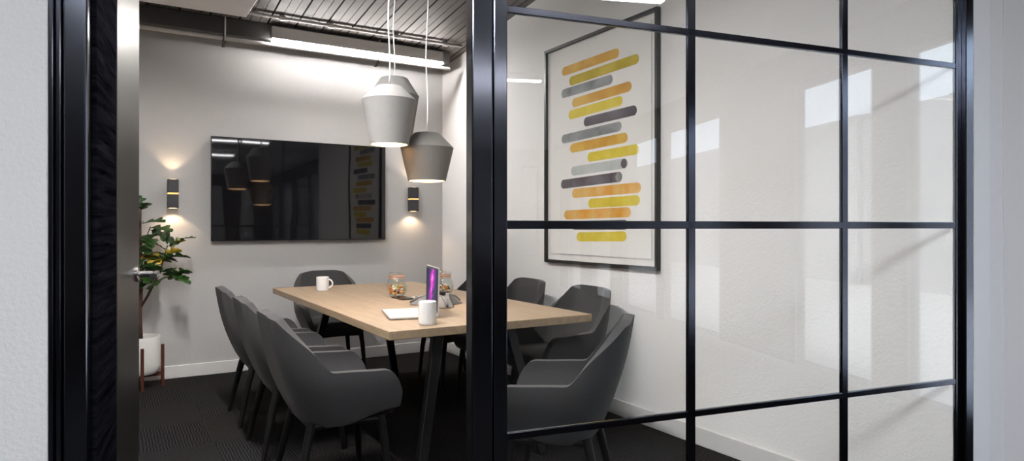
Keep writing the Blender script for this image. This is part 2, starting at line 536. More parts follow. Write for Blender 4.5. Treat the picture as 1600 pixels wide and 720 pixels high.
# dark steel beam along the back wall, rail and pipe
bm = bmesh.new()
box(bm, XL, 2.64, 5.425, 5.50, 2.665, 2.79, bev=0.003, seg=1)
box(bm, XL, 2.64, 5.50, 5.60, 2.775, 2.79)
box(bm, XL, 2.64, 5.50, 5.60, 2.665, 2.68)
struct(link('beam', bm, M['beam']))
bm = bmesh.new()
tube(bm, [(XL, 5.432, 2.630), (2.64, 5.432, 2.630)], 0.016, 14)
o = tag(link('cable_rail', bm, M['galv'], smooth=True, angle=40), 'long pale metal rail hung along the back wall under the dark beam', 'rail')
for X in (0.75, 1.97):
    bm = bmesh.new()
    tube(bm, [(X, 5.415, 2.64), (X, 5.415, deck_z(5.415))], 0.006, 8)
    link('hanger_rod', bm, M['galv'], o, smooth=True, angle=40)
    bm = bmesh.new()
    tube(bm, [(X - 0.012, 5.432 + 0.024 * math.cos(t), 2.630 + 0.024 * math.sin(t)) for t in [i * PI / 8 for i in range(16)]], 0.006, 6)
    bar(bm, (X, 5.445, 2.612), (X, 5.52, 2.585), 0.02, 0.03)
    link('pipe_clamp', bm, M['beam'], o, smooth=True, angle=40)

bm = bmesh.new()
py = 5.235
pz = deck_z(py) - 0.022
tube(bm, [(XL, py, pz), (2.66, py, pz)], 0.012, 12)
o = tag(link('sprinkler_pipe', bm, M['galv'], smooth=True, angle=40), 'thin pale pipe running across the ribbed metal ceiling', 'pipe')
for X in (1.13, 1.50, 2.05, 2.5):
    bm = bmesh.new()
    lathe(bm, [(0.019, -0.022), (0.019, 0.022)], 14, cap0=True, cap1=True)
    for v in bm.verts:
        v.co = Vector((X + v.co.z, py + v.co.x, pz + v.co.y))
    tube(bm, [(X, py, pz + 0.01), (X, py, deck_z(py) + 0.002)], 0.005, 8)
    link('pipe_bracket', bm, M['galv'], o, smooth=True, angle=40)

# rectangular duct
bm = bmesh.new()
box(bm, XL, 0.84, 4.1, 5.054, 2.70, 2.80, bev=0.004, seg=1)
dd = tag(link('ventilation_duct', bm, M['ductm']), 'flat pale grey duct hanging under the ribbed ceiling above the plant', 'duct')
for X in (-0.1, 0.6):
    for yy in (4.25, 4.85):
        bm = bmesh.new()
        tube(bm, [(X, yy, 2.80), (X, yy, deck_z(yy) + 0.01)], 0.005, 8)
        link('hanger_rod', bm, M['galv'], dd)

# linear lights
def linear_light(name, label, x0, x1, y, z, group=None, mat='linear', rz=0.0):
    t = empty(name, ((x0 + x1) / 2, y, z), rz)
    L = (x1 - x0) / 2
    bm = bmesh.new()
    if mat == 'linear_fill':        # the tube sits recessed between two lips
        box(bm, -L, L, -0.008, 0.048, 0.012, 0.11, bev=0.003, seg=1)
        box(bm, -L, L, -0.008, -0.004, -0.004, 0.014); box(bm, -L, L, 0.044, 0.048, -0.004, 0.014)
        link('housing', bm, M['lampwhite'], t)
        bm = bmesh.new(); box(bm, -L, L, -0.004, 0.044, 0.0, 0.013)
    else:
        box(bm, -L, L, -0.005, 0.045, 0.016, 0.095 if mat == 'linear2' else 0.11, bev=0.003, seg=1)
        link('housing', bm, M['lampwhite'], t)
        bm = bmesh.new(); box(bm, -L, L, -0.006, 0.044, 0.0, 0.016, bev=0.002, seg=1)
    link('diffuser', bm, M[mat], t)
    tag(t, label, 'linear light', group)
    return t
linear_light('linear_light', 'long white linear light on the dark beam above the television', 1.084, 2.55, 5.38, 2.652)
t = linear_light('linear_light', 'unseen linear fill light added lengthwise high over the left row of armchairs', -0.75, 0.75, 0, 2.652, None, 'linear_fill')  # unseen lamp added above the view to brighten the right wall
t.location = (0.35, 2.55, 2.93); t.rotation_euler = (0, 0, PI / 2)
for X in (-0.6, 0.6):
    bm = bmesh.new(); tube(bm, [(X, 0.02, 0.11), (X, 0.02, deck_z(2.55 + X) - 2.93 - 0.004)], 0.004, 8)
    link('suspension_wire', bm, M['galv'], t)

# ------------------------------------------------------------------ glazed partition and door
# coordinates along the partition: x = s, y = depth into the room, z up
ZR = [(0.0, 0.10), (0.595, 0.6155), (1.193, 1.2175), (1.806, 1.827), (2.56, 2.62)]
SM = [(-1.2360, -1.2075), (-0.588, -0.560)]
win = empty('window_1'); in_part(win); struct(win)
def wpart(name, bm, mat, **kw):
    o = link(name, bm, mat, **kw)
    o.parent = win
    return o
bm = bmesh.new(); box(bm, -1.955, -1.8945, 0, 0.06, 0, 2.62, bev=0.004)
wpart('post', bm, M['blackgloss'])
bm = bmesh.new(); box(bm, -1.892, -1.851, 0, 0.05, 0, 2.62, bev=0.003)
wpart('stile', bm, M['blackgloss'])
bm = bmesh.new(); box(bm, -0.004, 0.026, 0.012, 0.022, 0, 2.62, bev=0.002); box(bm, 0.026, 0.0686, -0.006, 0.06, 0, 2.62, bev=0.003)
wpart('post', bm, M['blackgloss'])
bm = bmesh.new()
for a, b in SM: box(bm, a, b, 0.010, 0.024, 0.02, 2.60, bev=0.002)
for i, (a, b) in enumerate(ZR): box(bm, -1.855, -0.008, 0.010 if 0 < i < 4 else 0.0, 0.024 if 0 < i < 4 else 0.05, a, b, bev=0.002)
wpart('muntin_grid', bm, M['black'])
bm = bmesh.new(); box(bm, -1.853, -0.009, 0.014, 0.020, 0.05, 2.59)
wpart('glass_panes', bm, M['glass'])

# door jamb and head
jamb = empty('trim_1'); in_part(jamb); struct(jamb)
bm = bmesh.new()
box(bm, -2.9365, -2.927, -0.022, 0.03, 0, 2.62, bev=0.002)
box(bm, -2.9265, -2.915, -0.010, 0.06, 0, 2.62, bev=0.003)
box(bm, -2.9145, -2.866, -0.004, 0.06, 0, 2.62, bev=0.006, seg=3)
o = link('jamb', bm, M['blackgloss']); o.parent = jamb
bm = bmesh.new(); box(bm, -2.866, -1.955, 0.0, 0.06, 2.54, 2.62, bev=0.004)
o = link('head', bm, M['blackgloss']); o.parent = jamb

# walls in the partition's line: left of the door, over the glazing, right of it
def part_wall(name, s0, s1, y0, y1, z0, z1, mat):
    bm = bmesh.new(); box(bm, s0, s1, y0, y1, z0, z1, bev=0.003, seg=2)
    o = link(name, bm, mat); in_part(o); struct(o)
    return o
part_wall('wall_front_left', -6.3, -2.9368, -0.02, 0.14, 0, 3.7, M['plaster_out'])
part_wall('wall_front_over', -2.936, 0.069, 0.0, 0.14, 2.62, 3.7, M['plaster_out'])
part_wall('trim_2', 0.069, 0.164, -0.006, 0.14, 0, 3.7, M['trim_lit'])
part_wall('trim_3', 0.1642, 0.2425, -0.004, 0.14, 0, 3.7, M['smooth_white'])
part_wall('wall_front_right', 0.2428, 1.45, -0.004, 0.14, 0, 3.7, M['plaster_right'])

# open door leaf
hinge = PART @ Vector((-2.857, 0.045, 0))
th = math.radians(7.7)                       # leaf direction, clockwise from +Y
door = empty('door_1', (hinge.x, hinge.y, 0), PI / 2 - th); struct(door)
# leaf local: x along the leaf from the hinge, y to its left, z up; the room side we see is -y
W = 0.84
bm = bmesh.new(); box(bm, 0.0, 0.315, 0.0, 0.045, 0.01, 2.52, bev=0.003)
link('door_panel', bm, M['doorwood'], door)
bm = bmesh.new(); box(bm, 0.316, W, -0.0015, 0.047, 0.01, 2.52, bev=0.002)
o = link('door_stile', bm, M['brushed'], door); o['label'] = 'wide brushed metal stile'
hd = None
bm = bmesh.new()
lathe(bm, [(0.026, 0.0), (0.026, 0.006), (0.022, 0.009)], 28, cap0=True, cap1=True)
for v in bm.verts: v.co = Vector((0.745 + v.co.x, -0.0015 - v.co.z, 1.04 + v.co.y))
tube(bm, [(0.745, -0.008, 1.04), (0.745, -0.052, 1.04), (0.742, -0.060, 1.04), (0.733, -0.064, 1.04), (0.615, -0.064, 1.04)], 0.0105, 18)
link('door_handle', bm, M['chrome'], door, smooth=True, angle=40)
# ------------------------------------------------------------------ corridor on the camera's side
XW, YE = 4.15, -9.5
wins = [(-0.47, 0.7), (-1.73, -0.81), (-4.47, -3.05), (-5.95, -4.71), (-7.4, -6.5), (-8.9, -8.1)]
ewins = [(3.35, 3.70), (2.55, 2.90), (1.45, 2.05), (-0.25, 0.35), (-1.95, -1.35)]
bm = bmesh.new()
edges = [1.25] + [v for w in wins for v in (w[1], w[0])] + [YE]
for i in range(0, len(edges), 2):
    box(bm, XW, XW + 0.1, edges[i + 1], edges[i], 0, 2.75)
box(bm, XW, XW + 0.1, YE, 1.25, 2.42, 2.95)
struct(link('wall_street_side', bm, M['brick']))
bm = bmesh.new()
edges = [XW + 0.1] + [v for w in ewins for v in (w[1], w[0])] + [-3.3]
for i in range(0, len(edges), 2):
    box(bm, edges[i + 1], edges[i], YE - 0.12, YE, 0, 2.75)
box(bm, -3.3, XW + 0.1, YE - 0.12, YE, 2.42, 2.95)
for a, b in ewins: box(bm, a, b, YE - 0.12, YE, 0, 0.6)
struct(link('wall_corridor_end', bm, M['brick']))
def outer_window(n, x, y, half, zb, turn):
    w = empty('window_%d' % n, (x, y, 0), turn); struct(w)
    bm = bmesh.new()
    box(bm, 0, 0.05, -half, -half + 0.02, zb, 2.42); box(bm, 0, 0.05, half - 0.02, half, zb, 2.42)
    box(bm, 0, 0.05, -half, half, zb, zb + 0.04); box(bm, 0, 0.05, -half, half, 2.385, 2.42)
    link('window_frame', bm, M['black'], w)
    bm = bmesh.new(); box(bm, 0.02, 0.026, -half + 0.03, half - 0.03, zb + 0.03, 2.40)
    link('window_glass', bm, M['windowglass'], w)
for i, (a, b) in enumerate(wins): outer_window(i + 2, XW + 0.02, (a + b) / 2, (b - a) / 2, 0.005, 0)
for i, (a, b) in enumerate(ewins): outer_window(i + 8, (a + b) / 2, YE - 0.02, (b - a) / 2, 0.6, -PI / 2)
bm = bmesh.new(); box(bm, -3.35, -3.2, YE - 0.1, 2.9, 0, 2.95)
struct(link('wall_corridor_left', bm, M['brick']))
bm = bmesh.new()
cpts = [(-3.3, YE - 0.1), (XW + 0.1, YE - 0.1), (XW + 0.1, 1.10), (XR, 1.30), (-3.3, 2.40)]
prism(bm, cpts, 2.75, 2.95)
struct(link('ceiling_corridor', bm, M['corr_ceil']))
for x0, x1, y, lab in ((1.45, 1.94, -0.62, 'short white linear light over the corridor left of the one nearest the glass'),
                       (1.98, 2.42, -0.62, 'white linear light over the corridor nearest the glazed partition'),
                       (0.95, 2.2, -3.1, 'white linear light over the far side of the corridor')):
    t = linear_light('linear_light', lab, x0, x1, y, 2.665, 'corridor ceiling lights', 'linear2')
for x, y, lab in ((0.15, -0.6, 'unseen square fill panel added over the corridor facing the open door'),
                  (-0.75, -0.7, 'unseen square fill panel added over the corridor left of the open door'),
                  (-2.1, -0.5, 'unseen square fill panel added in the left end of the corridor')):
    t = empty('fill_light_panel', (x, y, 2.75))  # unseen panels added as fill for the corridor walls, kept out of reflections
    bm = bmesh.new()
    for a, b, c, d in ((-0.3, 0.3, -0.3, -0.28), (-0.3, 0.3, 0.28, 0.3), (-0.3, -0.28, -0.28, 0.28), (0.28, 0.3, -0.28, 0.28)): box(bm, a, b, c, d, -0.03, 0.0)
    link('frame', bm, M['lampwhite'], t)
    bm = bmesh.new(); box(bm, -0.28, 0.28, -0.28, 0.28, -0.022, -0.004)
    link('diffuser', bm, M['panel'], t)
    tag(t, lab, 'ceiling light', 'added corridor fill panels')

# outside: paving and a low pale building across the street
bm = bmesh.new(); box(bm, -40, 60, -60, 40, -0.35, -0.2)
struct(link('street_ground', bm, M['paving']))
bm = bmesh.new(); box(bm, 12.0, 18.0, -45, 12, -0.2, 3.9)
for yy in range(-44, 12, 3):
    box(bm, 11.9, 12.0, yy, yy + 0.35, -0.2, 3.9)
struct(link('exterior_building', bm, M['facade']))
bm = bmesh.new(); box(bm, -12, 10, -26, -20, -0.2, 4.6)
struct(link('exterior_building', bm, M['brick']))

# ------------------------------------------------------------------ conference table
TX, TY = 1.61, 3.97
table = empty('conference_table', (TX, TY, 0))
tag(table, 'long oak-topped meeting table on splayed black steel legs', 'table')
bm = bmesh.new(); box(bm, -0.562, 0.562, -1.21, 1.21, 0.70, 0.74, bev=0.003, seg=2)
link('tabletop', bm, M['oak'], table)
for sx in (-1, 1):
    for sy in (-1, 1):
        bm = bmesh.new()
        bar(bm, (sx * 0.20, sy * 0.94, 0.70), (sx * 0.35, sy * 1.05, 0.0), 0.056, 0.046, w1=0.048, d1=0.04)
        o = link('leg', bm, M['tableleg'], table); bevel_mod(o, 0.004, 2)
bm = bmesh.new()
for sy in (-1, 1): box(bm, -0.27, 0.27, sy * 0.94 - 0.05, sy * 0.94 + 0.05, 0.672, 0.70)
box(bm, -0.05, 0.05, -0.94, 0.94, 0.665, 0.70)
link('under_frame', bm, M['tableleg'], table)

# ------------------------------------------------------------------ armchairs
def chair_plan(s, w, xr, xf, R):
    """half plan of the shell, s 0..1 from the arm front round to the middle of the back"""
    if s < 0.42:
        k = s / 0.42
        return (xf + (xr + R - xf) * k, w)
    if s < 0.74:
        a = (s - 0.42) / 0.32 * PI / 2
        return (xr + R - R * math.sin(a), w - R + R * math.cos(a))
    k = (s - 0.74) / 0.26
    return (xr, (w - R) * (1 - k))

def smooth(a, b, x):
    t = max(0.0, min(1.0, (x - a) / (b - a)))
    return t * t * (3 - 2 * t)

def chair_top(s):
    if s < 0.385:
        z = 0.572
        if s < 0.10: z -= 0.105 * (1 - s / 0.10) ** 2.2
        return z + 0.010 * smooth(0.1, 0.385, s)
    if s < 0.42:
        return 0.582 + 0.055 * (s - 0.385) / 0.035
    if s < 0.64:
        t = (s - 0.42) / 0.22
        return 0.637 + (0.808 - 0.637) * (t ** 0.8)
    return 0.808 + 0.014 * math.sin(min(1.0, (s - 0.64) / 0.2) * PI / 2)

def chair_bot(s):
    return 0.385 - 0.05 * smooth(0.0, 0.45, s)

def shell_pos(s, z):
    t = (z - 0.33) / 0.49
    w = 0.205 + 0.075 * smooth(-0.15, 0.45, t) - 0.014 * smooth(0.5, 1.0, t)
    xr = -0.135 - 0.155 * max(0.0, t) ** 0.85
    bulge = -0.018 * math.sin(PI * max(0, min(1, t)))
    return chair_plan(s, w, xr + bulge, 0.262, 0.15)

def build_chair():
    root = empty('dining_armchair')
    # shell
    bm = bmesh.new()
    ns, nv = 44, 10
    S = [i / ns for i in range(ns + 1)]
    cols = []
    for side in (1, -1):
        seq = S if side == 1 else S[:-1][::-1]
        for s in seq:
            zb, zt = chair_bot(s), chair_top(s)
            colv = []
            for j in range(nv + 1):
                z = zb + (zt - zb) * j / nv
                x, y = shell_pos(s, z)
                if j == 0:   # tuck the lower edge under
                    x *= 0.93; y *= 0.93; z -= 0.004
                colv.append(bm.verts.new((x, side * y, z)))
            cols.append(colv)
    for a, b in zip(cols[:-1], cols[1:]):
        for j in range(nv):
            bm.faces.new((a[j], b[j], b[j + 1], a[j + 1]))
    sh = link('shell', bm, M['fabric'], root, smooth=True)
    # normals must point outwards so the thickness grows inwards
    me = sh.data
    c = Vector((0.05, 0, 0.5))
    out = sum(1 if (p.center - c).dot(p.normal) > 0 else -1 for p in me.polygons)
    if out < 0: me.flip_normals()
    so = sh.modifiers.new('thickness', 'SOLIDIFY'); so.thickness = 0.042; so.offset = -1.0
    bv = sh.modifiers.new('edge', 'BEVEL'); bv.width = 0.013; bv.segments = 3; bv.limit_method = 'ANGLE'; bv.angle_limit = math.radians(50)
    ss = sh.modifiers.new('soft', 'SUBSURF'); ss.levels = 1; ss.render_levels = 1
    # seat
    bm = bmesh.new()
    def outline(inset, z):
        pts = []
        for s in [i / 14 for i in range(15)]:
            x, y = shell_pos(s, min(z, 0.45))
            pts.append((x + inset * (1.0 if s > 0.42 else 0.0), y - inset if y > inset else y * 0))
        full = [(px, py) for px, py in pts] + [(px, -py) for px, py in pts[::-1][1:]]
        return full
    levels = [(0.075, 0.345), (0.052, 0.35), (0.044, 0.37), (0.040, 0.42), (0.044, 0.445), (0.062, 0.458)]
    rings = []
    for ins, z in levels:
        ol = outline(ins, z)
        f0 = 0.262 - (ins - 0.040) * 1.0
        front = ol[0][1]
        fr = [(f0 + 0.016 * math.cos(t), -front * math.sin(t) if False else front * (1 - 2 * k / 6)) for k, t in [(k, (k / 6 - 0.5) * PI) for k in range(7)]]
        # ol runs left arm front -> back -> right arm front; close with a rounded front edge from right to left
        ring = ol[:-1] + [(px, py) for px, py in fr[::-1]][:-1]
        ring = [(min(px, f0 + 0.02), py) for px, py in ring]
        rings.append([bm.verts.new((px, py, z)) for px, py in ring])
    for a, b in zip(rings[:-1], rings[1:]):
        n = len(a)
        for k in range(n):
            bm.faces.new((a[k], a[(k + 1) % n], b[(k + 1) % n], b[k]))
    bm.faces.new(rings[0][::-1]); bm.faces.new(rings[-1])
    link('seat', bm, M['fabric'], root, smooth=True, angle=60)
    # legs
    for sx, sy in ((1, 1), (1, -1), (-1, 1), (-1, -1)):
        bm = bmesh.new()
        if sx > 0: tube(bm, [(0.185, sy * 0.185, 0.352), (0.20, sy * 0.195, 0.25), (0.222, sy * 0.212, 0.0)], [0.021, 0.019, 0.0125], 12)
        else: tube(bm, [(-0.115, sy * 0.165, 0.352), (-0.140, sy * 0.178, 0.25), (-0.195, sy * 0.215, 0.0)], [0.021, 0.019, 0.0125], 12)
        link('leg', bm, M['legblack'], root, smooth=True, angle=50)
    # arched rails between the legs under the seat
    bm = bmesh.new()
    for (xa, ya_), (xb, yb_) in (((0.185, 0.185), (0.185, -0.185)), ((-0.115, 0.165), (-0.115, -0.165)), ((0.185, 0.185), (-0.115, 0.165)), ((0.185, -0.185), (-0.115, -0.165))):
        tube(bm, [(xa + (xb - xa) * t, ya_ + (yb_ - ya_) * t, 0.335 + 0.006 * math.sin(PI * t)) for t in [i / 8 for i in range(9)]], 0.017, 8)
    link('seat_frame', bm, M['legblack'], root, smooth=True, angle=50)
    return root

chairs = [
    (0.86, 4.43, 0, 'charcoal armchair on the left side of the table, farthest back of that row'),
    (0.86, 3.74, 0, 'charcoal armchair in the middle of the row on the left side of the table'),
    (0.86, 3.05, 0, 'charcoal armchair on the left side of the table, nearest the camera in that row'),
    (2.35, 4.72, 180, 'charcoal armchair on the right of the table, farthest back, half behind the black post'),
    (2.35, 4.04, 180, 'charcoal armchair between table and right wall whose back peeks out beside the black post'),
    (2.35, 3.33, 180, 'charcoal armchair against the right wall below the framed artwork'),
    (1.56, 5.42, -90, 'charcoal armchair at the far head of the table below the television'),
    (1.66, 2.30, 135, 'charcoal armchair turned at an angle at the near table end behind the glass'),
]
proto = build_chair()
for i, (x, y, a, lab) in enumerate(chairs):
    c = proto if i == 0 else copy_tree(proto)
    c.location = (x, y, 0)
    c.rotation_euler = (0, 0, math.radians(a))
    tag(c, lab, 'chair', 'armchairs around the meeting table')

# ------------------------------------------------------------------ television
tv = empty('television', (1.437, YB, 0))
tag(tv, 'large black flat television mounted on the back wall', 'television')
bm = bmesh.new(); box(bm, -0.737, 0.737, -0.062, -0.03, 1.083, 1.932, bev=0.003)
box(bm, -0.45, 0.45, -0.03, 0.0, 1.25, 1.75)
link('casing', bm, M['bezel'], tv)
bm = bmesh.new(); box(bm, -0.730, 0.730, -0.0645, -0.0615, 1.092, 1.925)
link('screen', bm, M['tvglass'], tv)

# ------------------------------------------------------------------ wall sconces
def build_sconce():
    r = empty('wall_sconce')
    bm = bmesh.new()
    H0, H1 = -0.112, 0.112
    def halfbox(z0, z1): box(bm, -0.039, 0.039, -0.115, -0.035, z0, z1, bev=0.004)
    halfbox(H0, -0.004); halfbox(0.008, H1)
    box(bm, -0.025, 0.025, -0.035, 0.0, -0.06, 0.06, bev=0.003)
    link('body', bm, M['sconce'], r)
    bm = bmesh.new(); box(bm, -0.037, 0.037, -0.113, -0.037, -0.004, 0.008)
    o = link('band', bm, [M['brassglow']], r); o['label'] = 'glowing brass coloured band'
    for z, nm in ((H1, 1), (H0, -1)):
        bm = bmesh.new(); lathe(bm, [(0.028, 0), (0.028, 0.003)], 24, 0, -0.075, z - 0.0015 if nm > 0 else z - 0.0015, cap0=True, cap1=True)
        link('lens', bm, M['sconceglow'], r)
    return r
sc0 = build_sconce()
for i, (x, lab) in enumerate(((0.425, 'dark up-and-down wall lamp left of the television above the plant'), (2.443, 'dark up-and-down wall lamp right of the television below the pendants'))):
    s = sc0 if i == 0 else copy_tree(sc0)
    s.location = (x, YB, 1.457)
    tag(s, lab, 'wall lamp', 'wall sconces beside the television')
    for sgn in (1, -1):
        l = bpy.data.lights.new('sconce_beam', 'SPOT')
        l.energy = 5.0
        l.color = (1.0, 0.72, 0.44)
        l.spot_size = math.radians(126 if sgn < 0 else 92)
        l.spot_blend = 0.45
        l.shadow_soft_size = 0.02
        lo = bpy.data.objects.new('sconce_beam', l)
        lo.location = (x, YB - 0.068, 1.457 + sgn * 0.116)
        lo.rotation_euler = (0 if sgn < 0 else PI, 0, 0)
        COL.objects.link(lo)

# ------------------------------------------------------------------ pendants
def pendant(x, y, zb, hs, ht, rb, rs, rt, col, label):
    r = empty('pendant_lamp', (x, y, zb))
    mat = simple('pendant_shade_' + str(round(col[0] * 100)), col, 0.75, var=0.03, vscale=30, bump=0.08, bscale=200)
    inner = M['ceramic']
    bm = bmesh.new()
    th_ = 0.006
    lathe(bm, [(rb, 0), (rs - 0.002, hs - 0.005), (rs, hs), (rs - 0.004, hs + 0.006), (rt, ht - 0.004), (rt - 0.006, ht), (0.0, ht + 0.001)], 56)
    lathe(bm, [(rb - th_, 0.0), (rs - th_, hs), (rt - th_, ht - th_), (0.0, ht - th_)], 56, mi=1)
    # rim
    n = 56
    a = [bm.verts.new((rb * math.cos(2 * PI * i / n), rb * math.sin(2 * PI * i / n), 0)) for i in range(n)]
    b = [bm.verts.new(((rb - th_) * math.cos(2 * PI * i / n), (rb - th_) * math.sin(2 * PI * i / n), 0)) for i in range(n)]
    for i in range(n): bm.faces.new((a[i], a[(i + 1) % n], b[(i + 1) % n], b[i]))
    bmesh.ops.remove_doubles(bm, verts=bm.verts, dist=1e-5)
    link('lamp_shade', bm, [mat, inner], r, smooth=True, angle=20)
    bm = bmesh.new(); lathe(bm, [(0.0, -0.006), (rb * 0.5, -0.005), (rb * 0.80, -0.002), (rb - th_ - 0.001, 0.006), (rb * 0.8, 0.012), (0.0, 0.012)], 40)
    link('diffuser', bm, M['warmglow'], r, smooth=True)
    bm = bmesh.new()
    ztop = deck_z(y) - zb
    sway = 0.006
    tube(bm, [(sway * math.sin(k * 1.1), sway * 0.5 * math.sin(k * 0.7), ht - 0.003 + (ztop - ht) * k / 12) for k in range(13)], 0.0045, 8)
    link('cord', bm, M['whiteplastic'], r, smooth=True)
    bm = bmesh.new(); lathe(bm, [(0.05, ztop - 0.03), (0.05, ztop + 0.01)], 28, cap0=True, cap1=True)
    link('ceiling_rose', bm, M['whiteplastic'], r, smooth=True, angle=40)
    tag(r, label, 'pendant lamp', 'pendant lamps over the table')
    return r
pendant(1.28, 3.37, 1.638, 0.236, 0.312, 0.103, 0.145, 0.072, (0.29, 0.283, 0.28), 'pale grey pendant lamp hanging in front of the television, nearest of the cluster')
pendant(1.455, 3.75, 1.715, 0.265, 0.372, 0.105, 0.148, 0.082, (0.20, 0.196, 0.194), 'mid grey pendant lamp half hidden behind the pale grey one')
pendant(1.535, 3.45, 1.458, 0.186, 0.270, 0.106, 0.150, 0.074, (0.20, 0.19, 0.18), 'dark grey squat pendant lamp hanging lowest, in front of the right wall lamp')

# ------------------------------------------------------------------ framed art
art = empty('framed_artwork', (XR, 3.473, 0))
tag(art, 'tall black framed abstract print of yellow and grey brush strokes on the right wall', 'picture')
# local: x = out of the wall (negative), y along the wall, z up
HW = 0.591
Z0, Z1 = 0.940, 2.496
bm = bmesh.new()
fw, fd = 0.022, 0.032
box(bm, -fd, 0, -HW, -HW + fw, Z0, Z1, bev=0.002, seg=1); box(bm, -fd, 0, HW - fw, HW, Z0, Z1, bev=0.002, seg=1)
box(bm, -fd, 0, -HW + fw, HW - fw, Z0, Z0 + fw, bev=0.002, seg=1); box(bm, -fd, 0, -HW + fw, HW - fw, Z1 - fw, Z1, bev=0.002, seg=1)
link('frame', bm, M['artblack'], art)
bm = bmesh.new(); box(bm, -0.010, -0.004, -HW + fw, HW - fw, Z0 + fw, Z1 - fw)
box(bm, -0.013, -0.009, -HW + 0.062, HW - 0.062, Z0 + 0.062, Z1 - 0.062, mi=1)
box(bm, -0.0150, -0.011, -HW + 0.065, HW - 0.065, Z0 + 0.067, Z1 - 0.062, mi=0)
link('print', bm, [M['paper'], M['matline']], art)
STROKES = [(3.828, 2.303, 3.270, 2.306, 'b_amber'), (3.740, 2.219, 3.086, 2.229, 'b_olive'), (3.834, 2.146, 3.334, 2.150, 'b_grey'), (3.707, 2.061, 3.153, 2.072, 'b_amber'),
           (3.748, 1.983, 3.236, 1.996, 'b_yellow'), (3.573, 1.910, 3.104, 1.916, 'b_dark'), (3.832, 1.823, 3.248, 1.836, 'b_grey'), (3.729, 1.748, 3.190, 1.758, 'b_amber'),
           (3.531, 1.668, 3.086, 1.675, 'b_yellow'), (3.718, 1.587, 3.190, 1.597, 'b_pale'), (3.840, 1.502, 3.242, 1.516, 'b_dark'), (3.707, 1.431, 3.069, 1.439, 'b_orange'),
           (3.524, 1.356, 3.077, 1.362, 'b_yellow'), (3.801, 1.283, 3.159, 1.290, 'b_orange'), (3.710, 1.209, 3.187, 1.212, 'b_dark'), (3.654, 1.130, 3.199, 1.140, 'b_yellow')]
for k, (ya_, za, yb_, zb, mk) in enumerate(STROKES):
    bm = bmesh.new()
    p, q = Vector((0, ya_ - 3.473, za)), Vector((0, yb_ - 3.473, zb))
    d = (q - p).normalized()
    nrm = Vector((0, -d.z, d.y))
    R = 0.0315
    pts = []
    for i in range(13):
        a = PI / 2 + PI * i / 12
        pts.append(p + (d * math.cos(a) + nrm * math.sin(a)) * R * (1 + random.uniform(-0.03, 0.03)))
    for i in range(13):
        a = -PI / 2 + PI * i / 12
        pts.append(q + (d * math.cos(a) + nrm * math.sin(a)) * R * (1 + random.uniform(-0.03, 0.03)))
    f0 = [bm.verts.new((-0.0148, v.y, v.z)) for v in pts]
    f1 = [bm.verts.new((-0.0158, v.y, v.z)) for v in pts]
    bm.faces.new(f0); bm.faces.new(f1[::-1])
    for i in range(len(pts)): bm.faces.new((f0[i], f0[(i + 1) % len(pts)], f1[(i + 1) % len(pts)], f1[i]))
    mats = [M[mk]]
    if k in (9, 10):      # the round darker blot at the near end of two strokes
        c = q - d * 0.002
        bmc = [bm.verts.new((-0.0164, c.y + 0.030 * math.cos(2 * PI * i / 20), c.z + 0.030 * math.sin(2 * PI * i / 20))) for i in range(20)]
        bm.faces.new(bmc).material_index = 1
        mats = [M[mk], M['b_dark' if k == 9 else 'b_grey']]
    link('brush_stroke', bm, mats, art)

# ------------------------------------------------------------------ plant stand, pot, tree
PX, PY = 0.20, 5.655
st = empty('plant_stand', (PX, PY, 0))
tag(st, 'low red-brown wooden stand holding the white plant pot', 'plant stand')
for k in range(4):
    a = math.radians(-88 + 90 * k)
    bm = bmesh.new(); tube(bm, [(0.146 * math.cos(a), 0.146 * math.sin(a), 0), (0.146 * math.cos(a), 0.146 * math.sin(a), 0.312)], 0.0115, 12)
    o = link('leg', bm, M['mahog'], st, smooth=True, angle=50)
for k in range(2):
    a = math.radians(-88 + 90 * k)
    bm = bmesh.new()
    box(bm, -0.14, 0.14, -0.011, 0.011, 0.078, 0.106, mat=Matrix.Rotation(a, 4, 'Z'))
    link('cross_bar', bm, M['mahog'], st)

pl = empty('potted_fig_tree', (PX, PY, 0.106))
tag(pl, 'leafy fig tree in a white cylindrical pot beside the open door', 'potted plant')
bm = bmesh.new()
lathe(bm, [(0.0, 0.0), (0.105, 0.0), (0.124, 0.02), (0.129, 0.06), (0.131, 0.27), (0.129, 0.277), (0.122, 0.277), (0.120, 0.27), (0.118, 0.235)], 48)
link('pot', bm, M['pot'], pl, smooth=True, angle=40)
bm = bmesh.new(); lathe(bm, [(0.0, 0.246), (0.06, 0.243), (0.119, 0.238)], 32)
link('soil', bm, M['soil'], pl, smooth=True)
